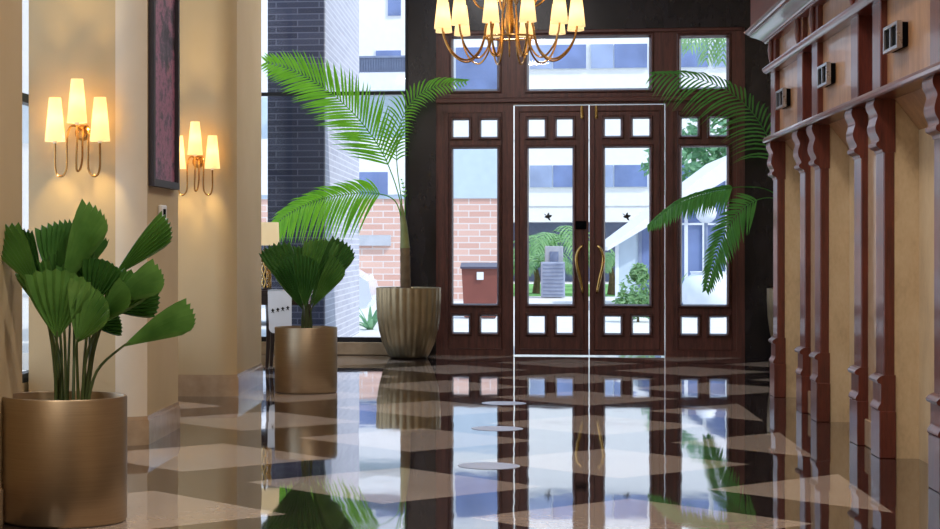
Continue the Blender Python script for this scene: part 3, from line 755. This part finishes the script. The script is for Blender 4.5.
# brick pier just outside the window
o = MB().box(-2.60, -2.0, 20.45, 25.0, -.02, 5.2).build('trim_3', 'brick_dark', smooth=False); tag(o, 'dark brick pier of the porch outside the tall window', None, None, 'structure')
c = MB().box(-2.0, -1.985, 20.46, 25.0, -.02, 5.2).build('sunlit_side', 'brick_sunlit', o, smooth=False); c.name = 'sunlit_face'; c['label'] = 'brick side with sunlight put into its colour'  # sunlit side of the pier, brightness painted into the brick
# brick and concrete annexe
YB = 40.0
an = empty('brick_annexe', (-1.8, YB, 0), 'low brick building with pale upper wall behind the brown bin', 'building')
AB = (-1.8, YB, 0)
ax1 = at(505, 200, YB).x
rel(MB().box(-9, ax1, YB, YB + 3.2, -.02, 2.08), AB).build('brick_wall', 'brick_pink', an, smooth=False)
rel(MB().box(-9, ax1 + .04, YB - .03, YB + 3.2, 2.08, 3.15), AB).build('upper_wall', 'pale_panel', an, smooth=False)
zl = at(375, 236, YB).z
rel(MB().box(at(330, 0, YB).x, at(391, 0, YB).x, YB - .08, YB, zl - .2, zl + .02), AB).build('lintel', 'grey_concrete', an, smooth=False)
wq = rel(MB().box(at(359, 0, YB).x, at(388, 0, YB).x, YB - .07, YB - .02, at(0, 196, YB).z, at(0, 174, YB).z), AB).build('window', 'blue_glass', an, smooth=False)
rel(MB().box(-9, at(430, 0, YB).x, YB - .06, YB - .031, at(0, 196, YB).z, at(0, 141, YB).z), AB).build('white_band', 'white_paint', an, smooth=False)
# white block of flats behind it
YC = 58.0
fb = empty('apartment_building', (-5, YC, 0), 'white apartment building with balcony seen through the top of the tall window', 'building')
FB = (-5, YC, 0)
fx1 = at(500, 0, YC).x
rel(MB().box(-16, fx1, YC, YC + 8, -.02, 12), FB).build('wall', 'white_paint', fb, smooth=False)
def z(y, Y): return at(514, y, Y).z
for (xa, ya, xb, ybb) in ((387, -40, 402, 15), (375, 48, 402, 59), (455, 46, 500, 92), (300, 10, 330, 40)):
    f = rel(MB().box(at(xa, 0, YC).x, at(xb, 0, YC).x, YC - .03, YC + .02, z(ybb, YC), z(ya, YC)), FB).build('window', 'white_paint', fb, smooth=False)
    rel(MB().box(at(xa + 1, 0, YC).x, at(xb - 1, 0, YC).x, YC - .05, YC - .03, z(ybb - 1, YC), z(ya + 1, YC)), FB).build('window_pane', 'blue_glass', f, smooth=False)
rel(MB().box(at(300, 0, YC).x, at(440, 0, YC).x, YC - 1.2, YC, z(92, YC), z(75, YC)), FB).build('balcony_slab', 'pot_white', fb, smooth=False)
m = MB()
for k in range(44):
    xx = at(330 + k * 2.5, 0, YC).x; m.box(xx - .012, xx + .012, YC - 1.19, YC - 1.15, z(75, YC), z(59, YC))
m.box(at(328, 0, YC).x, at(440, 0, YC).x, YC - 1.2, YC - 1.14, z(60, YC), z(58, YC)); m.box(at(328, 0, YC).x, at(440, 0, YC).x, YC - 1.14, YC - 1.12, z(74, YC), z(60, YC))
rel(m, FB).build('balcony_railing', 'blue_grey_shade', fb, smooth=False)
rel(MB().box(-16, at(440, 0, YC).x, YC - .06, YC, z(140, YC), z(95, YC)), FB).build('lower_band', 'pale_panel', fb, smooth=False)
# white office building opposite
YA = 60.0
ob = empty('office_building', (5, YA, 0), 'white office building with long window strips straight across from the doors', 'building')
OB = (5, YA, 0)
ox0, ox1 = at(508, 0, YA).x, 24
rel(MB().box(ox0, ox1, YA, YA + 8, z(222, YA), 11), OB).build('upper_storeys', 'white_paint', ob, smooth=False)
rel(MB().box(ox0, ox1, YA + 2.5, YA + 8, -.02, z(222, YA)), OB).build('ground_storey', 'blue_grey_shade', ob, smooth=False)  # shade of the recess and haze put into this storey's colour
for (ya, ybb) in ((165, 188), (45, 70)):
    for k in range(0, 8):
        xa = 530 + 61 * k; 
        f = rel(MB().box(at(xa - 1, 0, YA).x, at(xa + 57, 0, YA).x, YA - .05, YA, z(ybb, YA), z(ya, YA)), OB).build('window', 'pot_white', ob, smooth=False)
        rel(MB().box(at(xa, 0, YA).x, at(xa + 22, 0, YA).x, YA - .08, YA - .05, z(ybb - .7, YA), z(ya + .7, YA)), OB).build('window_pane', 'blue_glass_pale', f, smooth=False)
        rel(MB().box(at(xa + 23.2, 0, YA).x, at(xa + 56, 0, YA).x, YA - .08, YA - .05, z(ybb - .7, YA), z(ya + .7, YA)), OB).build('window_pane', 'blue_glass', f, smooth=False)
m = MB()
for yy in (206, 140): m.box(ox0, ox1, YA - .02, YA, z(yy, YA) - .03, z(yy, YA))
rel(m, OB).build('facade_joint', 'grey_concrete', ob, smooth=False)
# lawn strip
o = MB().box(at(508, 0, 46).x, at(640, 0, 46).x, 43.6, 57, -.02, -.006).build('lawn', 'grass', smooth=False); tag(o, 'strip of lawn across the forecourt', 'grass', None, 'stuff')
# air conditioner unit
YQ = 42.0
for (xa, xb, ya, ybb, lab) in ((541, 565, 262, 288, 'grey air conditioning unit on the lawn, the lower one'),):
    a, b = at(xa, ybb, YQ), at(xb, ya, YQ)
    ac = MB().box(a.x, b.x, YQ, YQ + .35, 0.0, b.z, .01).build('air_conditioner', 'ac_grey'); tag(ac, 'grey air conditioning unit between the outdoor palms', 'air conditioner')
    m = MB()
    for k in range(9): zz = .06 + (b.z - .12) * k / 8; m.box(a.x + .04, b.x - .04, YQ - .012, YQ, zz - .012, zz + .012)
    m.build('grille', 'blue_grey_shade', ac, smooth=False)
a, b = at(545, 262, YQ + .6), at(563, 246, YQ + .6)
ac = MB().box(a.x, b.x, YQ + .5, YQ + .9, 0, b.z, .01).build('utility_cabinet', 'grey_concrete'); tag(ac, 'pale utility cabinet behind the air conditioning unit', 'cabinet')
MB().box(a.x + .1, b.x - .1, YQ + .485, YQ + .5, b.z - .42, b.z - .12).build('door', 'blue_grey_shade', ac, smooth=False)
# white roofed pavilion
YP = 34.0
pv = empty('garden_pavilion', (at(660, 0, YP).x, YP, 0), 'glazed pavilion with sloping white roof outside on the right', 'pavilion')
PB = (at(660, 0, YP).x, YP, 0)
A = at(607, 247, YP); Bq = at(735, 152, YP)
rel(MB().prism([(A.x, A.z - .06), (Bq.x, Bq.z - .38), (Bq.x + 2.4, Bq.z - .38 - 2.0), (Bq.x + 2.4, Bq.z - 1.9), (Bq.x, Bq.z), (A.x, A.z)], 'y', YP - .35, YP + 5), PB).build('roof', 'white_paint', pv, smooth=False)
gx = [at(617, 0, YP).x, at(640, 0, YP).x, at(663, 0, YP).x, at(686, 0, YP).x, at(704, 0, YP).x, at(727, 0, YP).x, at(752, 0, YP).x]
def roofz(x): return A.z - .06 + (Bq.z - .38 - A.z + .06) * (x - A.x) / (Bq.x - A.x)
for k in range(6):
    xa, xb = gx[k], gx[k+1]
    rel(MB().prism([(xa + .02, -.02), (xb - .02, -.02), (xb - .02, roofz(xb)), (xa + .02, roofz(xa))], 'y', YP, YP + .04), PB).build('wall_panel', 'blue_glass' if k > 0 else 'pale_panel', pv, smooth=False)
for xx in gx: rel(MB().box(xx - .03, xx + .03, YP - .03, YP + .05, -.02, roofz(xx)), PB).build('post', 'pot_white' if xx != gx[1] else 'blue_grey_shade', pv, smooth=False)
rel(MB().box(gx[2], gx[-1], YP - .035, YP, at(0, 226, YP).z, at(0, 224, YP).z), PB).build('cross_rail', 'pot_white', pv, smooth=False)
gl = at(706, 213, YP - .5)
tt = empty('globe_lamp', (gl.x, gl.y, 0), 'pale globe lamp on a post before the pavilion', 'lamp')
MB().lathe([(0, -.18), (.09, -.155), (.155, -.09), (.18, 0), (.155, .09), (.09, .155), (0, .18)], 0, 0, gl.z, 24).build('globe', 'pot_white', tt)
MB().lathe([(.09, -.02), (.09, .03), (.03, .06), (.03, gl.z - .17), (0, gl.z - .16)], n=12).build('post', 'blue_grey_shade', tt)
ur = at(708, 292, 31); R = .42
u = empty('garden_urn', (ur.x, 31, 0), 'large round pale garden urn right of the doors outside', 'urn')
MB().lathe([(.22, -.02), (.34, .1), (.42, .28), (.43, .42), (.36, .58), (.26, .66), (.28, .70), (.24, .70), (.22, .66), (.0, .60)], n=36).build('body', 'pot_white', u)
# leafy bushes and tree as leaf clouds
def leafball(m, c, rad, n, size, seed):
    rnd = random.Random(seed)
    for k in range(n):
        d = Vector((rnd.gauss(0, 1), rnd.gauss(0, 1), rnd.gauss(0, 1))).normalized(); r = rnd.uniform(.55, 1) ** .5
        p = Vector(c) + Vector((d.x * rad[0] * r, d.y * rad[1] * r, d.z * rad[2] * r)) * (1 + .18 * noise.noise(d * 2.5 + Vector((seed, 0, 0))))
        a = Vector((rnd.gauss(0, 1), rnd.gauss(0, 1), rnd.gauss(0, .7))).normalized(); b = a.cross(d + Vector((.01, .02, .3))).normalized()
        s = size * rnd.uniform(.6, 1.3)
        m.add([p - a * s, p + b * s * .45 + d * s * .1, p + a * s, p - b * s * .45 + d * s * .1], [(0, 1, 2, 3)])
def bush(name, root, balls, n, size, mat, lab, cat, trunk=None):
    e = empty(name, root, lab, cat); m = MB()
    for k, (c, rad) in enumerate(balls): leafball(m, c, rad, n, size, k + 3)
    m.build('foliage', mat, e, fix=False, smooth=False)
    t = MB()
    for (P, r) in (trunk or []): t.tube(P, r, 8)
    if trunk: t.build('trunk', 'bark', e)
    return e
b0 = at(638, 284, 29)
bush('shrub', (b0.x, 29, 0), [((0, 0, .42), (.28, .28, .28)), ((-.12, -.05, .22), (.25, .25, .22)), ((.14, 0, .26), (.24, .25, .24)), ((.02, 0, .70), (.13, .13, .14))], 300, .05, 'bush_leaf', 'round green shrub in front of the pavilion wall', 'shrub', [([(0, 0, -.02), (.01, 0, .4)], [.02, .01])])
b1 = at(705, 165, 52)
bush('tree', (b1.x + .5, 52, 0), [((-1.0, 0, 3.3), (1.1, 1, .8)), ((0, 0, 3.9), (1.2, 1, .8)), ((.8, 0, 3.2), (1.2, 1, .9)), ((-.3, 0, 2.6), (1.4, 1, .8))], 420, .16, 'tree_leaf', 'leafy green tree behind the pavilion roof', 'tree', [([(0, 0, -.02), (.05, 0, 1.3), (0, 0, 2.8)], [.16, .12, .06])])
b2 = at(690, 252, 30)
def tuft(root, n, L, mat, lab, w=.03, cat='plant', name='spiky_plant', seed=1, stemh=0):
    rnd = random.Random(seed); e = empty(name, root, lab, cat); m = MB()
    for k in range(n):
        a = 2 * PI * k / n + rnd.uniform(-.2, .2); el = rnd.uniform(.5, 1.25); d = Vector((math.cos(a) * math.cos(el), math.sin(a) * math.cos(el), math.sin(el)))
        l = L * rnd.uniform(.7, 1.1); sd = d.cross(Vector((0, 0, 1))).normalized(); V = []; F = []
        for q in range(6):
            t_ = q / 5; c = Vector((0, 0, stemh)) + d * l * t_ - Vector((0, 0, .35 * l * t_ * t_)); ww = w * (1 - t_ * .95); V += [c - sd * ww, c + Vector((0, 0, -ww * .4)), c + sd * ww]
        for q in range(5): F += [(3*q, 3*q+1, 3*q+4, 3*q+3), (3*q+1, 3*q+2, 3*q+5, 3*q+4)]
        m.add(V, F)
    m.build('leaves', mat, e, fix=False, ang=60)
    if stemh: MB().tube([(0, 0, -.05), (0, 0, stemh + .02)], [.05, .03], 8).build('trunk', 'bark', e)
    return e
tuft((b2.x, 32.4, .0), 16, .75, 'bush_leaf', 'yellow-green spiky plant before the pavilion glass', .035, seed=3, stemh=.35)
tuft((at(352, 320, 26).x + .25, 25.9, -.02), 12, .75, 'tree_leaf', 'bluish agave behind the brick pier outside the tall window', .045, 'plant', 'agave', 5)
# outdoor palms by the lawn
def yard_palm(root, h, L, n, lab, seed, mat='bush_leaf'):
    rnd = random.Random(seed); e = empty('yard_palm', root, lab, 'palm')
    MB().tube([(0, 0, 0), (.03, 0, h * .6), (0, 0, h)], [.09, .07, .05], 8).build('trunk', 'bark', e)
    for k in range(n):
        a = 2 * PI * k / n + rnd.uniform(-.25, .25); c, s_ = math.cos(a), math.sin(a); q = rnd.uniform(.75, 1.1) * L; lift = rnd.uniform(.35, .75)
        P = [Vector((0, 0, h)), Vector((c * q * .3, s_ * q * .3, h + lift * q * .45)), Vector((c * q * .65, s_ * q * .65, h + lift * q * .5)), Vector((c * q, s_ * q, h + lift * q * .05 - .1 * q))]
        random.seed(seed * 31 + k)
        frond(P, .3 * L, .3 * L, 16, hint=(0, 0, 1), droop=.5, w=.05, rach=.015, start=.15).build('frond', mat, e, fix=False, ang=60)
    return e
def gp(x, Y): return (at(x, 300, Y).x, Y, 0)
yard_palm(gp(536, 45.5), .55, 1.1, 11, 'bushy palm left of the air conditioning unit outside', 11)
yard_palm(gp(558, 49.5), .95, 1.5, 11, 'palm with drooping fronds behind the air conditioning unit', 12)
yard_palm(gp(611, 44.5), .6, .95, 10, 'bushy palm left of the pavilion outside', 13)
yard_palm((at(739, 300, 42).x, 42, 0), 5.3, 2.0, 12, 'tall palm whose fronds hang into the right transom view', 14)
# brown bin
YD = 30.0
bn = empty('waste_bin', (at(480, 300, YD).x, YD + .3, 0), 'brown waste bin with a white sticker in front of the brick building', 'bin')
BB = (at(480, 300, YD).x, YD + .3, 0)
zt = at(0, 268, YD).z; xa, xb = at(461.5, 0, YD).x, at(498.5, 0, YD).x; xm = BB[0]
V = []
for (zz, k) in ((0.0, .86), (zt, 1)):
    hw = (xb - xa) / 2 * k
    V += [(-hw, -.3 * k, zz - .0), (hw, -.3 * k, zz), (hw, .3 * k, zz), (-hw, .3 * k, zz)]
MB().add(V, [(0,3,2,1),(4,5,6,7),(0,1,5,4),(1,2,6,5),(2,3,7,6),(3,0,4,7)]).build('body', 'bin_brown', bn, smooth=False)
MB().prism([(-.34, zt), (-.34, zt + .03), (.30, zt + .09), (.33, zt)], 'x', -(xb - xa) / 2 - .02, (xb - xa) / 2 + .02).build('lid', 'bin_lid', bn, smooth=False)
MB().box(-.05, .055, -.318, -.298, zt - .17, zt - .05).build('sticker', 'white_paint', bn, smooth=False)
# parked car, nose just showing beside the pier
cr_ = empty('car', (-4.0, 27.6, -.02), 'silver car parked outside with its nose showing by the brick pier', 'car')
car = [(-2.1, .35), (-2.1, .62), (-1.9, .82), (-1.35, .9), (-.85, 1.32), (-.2, 1.42), (.45, 1.36), (1.0, .93), (1.75, .78), (2.0, .62), (2.05, .38), (1.95, .25), (-2.0, .25)]
MB().prism(car, 'y', -.82, .82).build('body', 'car_paint', cr_, ang=50)
MB().prism([(-1.2, .95), (-.8, 1.28), (-.2, 1.36), (.42, 1.31), (.88, .95)], 'y', -.83, .83).build('side_window', 'car_glass', cr_, smooth=False)
for x in (-1.3, 1.3):
    for s_ in (-1, 1):
        w_ = MB().lathe([(0, -.09), (.22, -.1), (.31, -.07), (.31, .07), (.22, .1), (0, .09)], n=28).build('wheel', 'tyre', cr_, loc=(x, s_ * .76, .31)); w_.rotation_euler.x = PI / 2
for s_ in (-.55, .55): MB().lathe([(0, 0), (.1, .02), (.12, .06), (0, .09)], n=18).build('headlight', 'white_paint', cr_, loc=(1.9, s_, .6)).rotation_euler.y = PI / 2

# ------------------------------------------------------------------ light
W = bpy.data.worlds.new('sky'); SC.world = W; W.use_nodes = True; nt = W.node_tree; nt.nodes.clear()
wo = nt.nodes.new('ShaderNodeOutputWorld'); bg = nt.nodes.new('ShaderNodeBackground'); tc = nt.nodes.new('ShaderNodeTexCoord'); sx = nt.nodes.new('ShaderNodeSeparateXYZ'); rp = nt.nodes.new('ShaderNodeValToRGB')
nt.links.new(tc.outputs['Generated'], sx.inputs[0]); nt.links.new(sx.outputs[2], rp.inputs[0])
rp.color_ramp.elements[0].position = .0; rp.color_ramp.elements[0].color = (.86, .92, 1, 1); rp.color_ramp.elements[1].position = .7; rp.color_ramp.elements[1].color = (.55, .74, 1, 1)
nt.links.new(rp.outputs[0], bg.inputs[0]); bg.inputs[1].default_value = 1.75; nt.links.new(bg.outputs[0], wo.inputs[0])
sl = bpy.data.lights.new('sun', 'SUN'); sl.energy = 3.8; sl.angle = .01; sl.color = (1, .96, .9)
so = bpy.data.objects.new('sun', sl); COL.objects.link(so); so.location = (20, 5, 30)
so.rotation_euler = Vector((.72, -.42, .95)).to_track_quat('Z', 'Y').to_euler()
def area(loc, size, w, rgb, rot=(0, 0, 0)):  # unseen fill lamps added below the ceiling to brighten the lobby
    l = bpy.data.lights.new('fill_light', 'AREA'); l.shape = 'DISK'; l.size = size; l.energy = w; l.color = rgb
    o = bpy.data.objects.new('fill_light', l); COL.objects.link(o); o.location = loc; o.rotation_euler = rot
for (x, y, w) in ((-1.9, 2.4, 150), (.3, 5.5, 85), (.3, 9.2, 42), (.4, 12.0, 28), (-.2, 15.5, 55), (.2, 17.6, 22)): area((x, y, 4.25), .6, w, (1, .91, .83) if y < 15 else (.95, .95, 1))  # cool fill near the doors adds to the weak daylight there

SC.view_settings.view_transform = 'Standard'; SC.view_settings.look = 'None'; SC.view_settings.gamma = 1; SC.view_settings.exposure = 0.0
SC.view_settings.use_curve_mapping = False
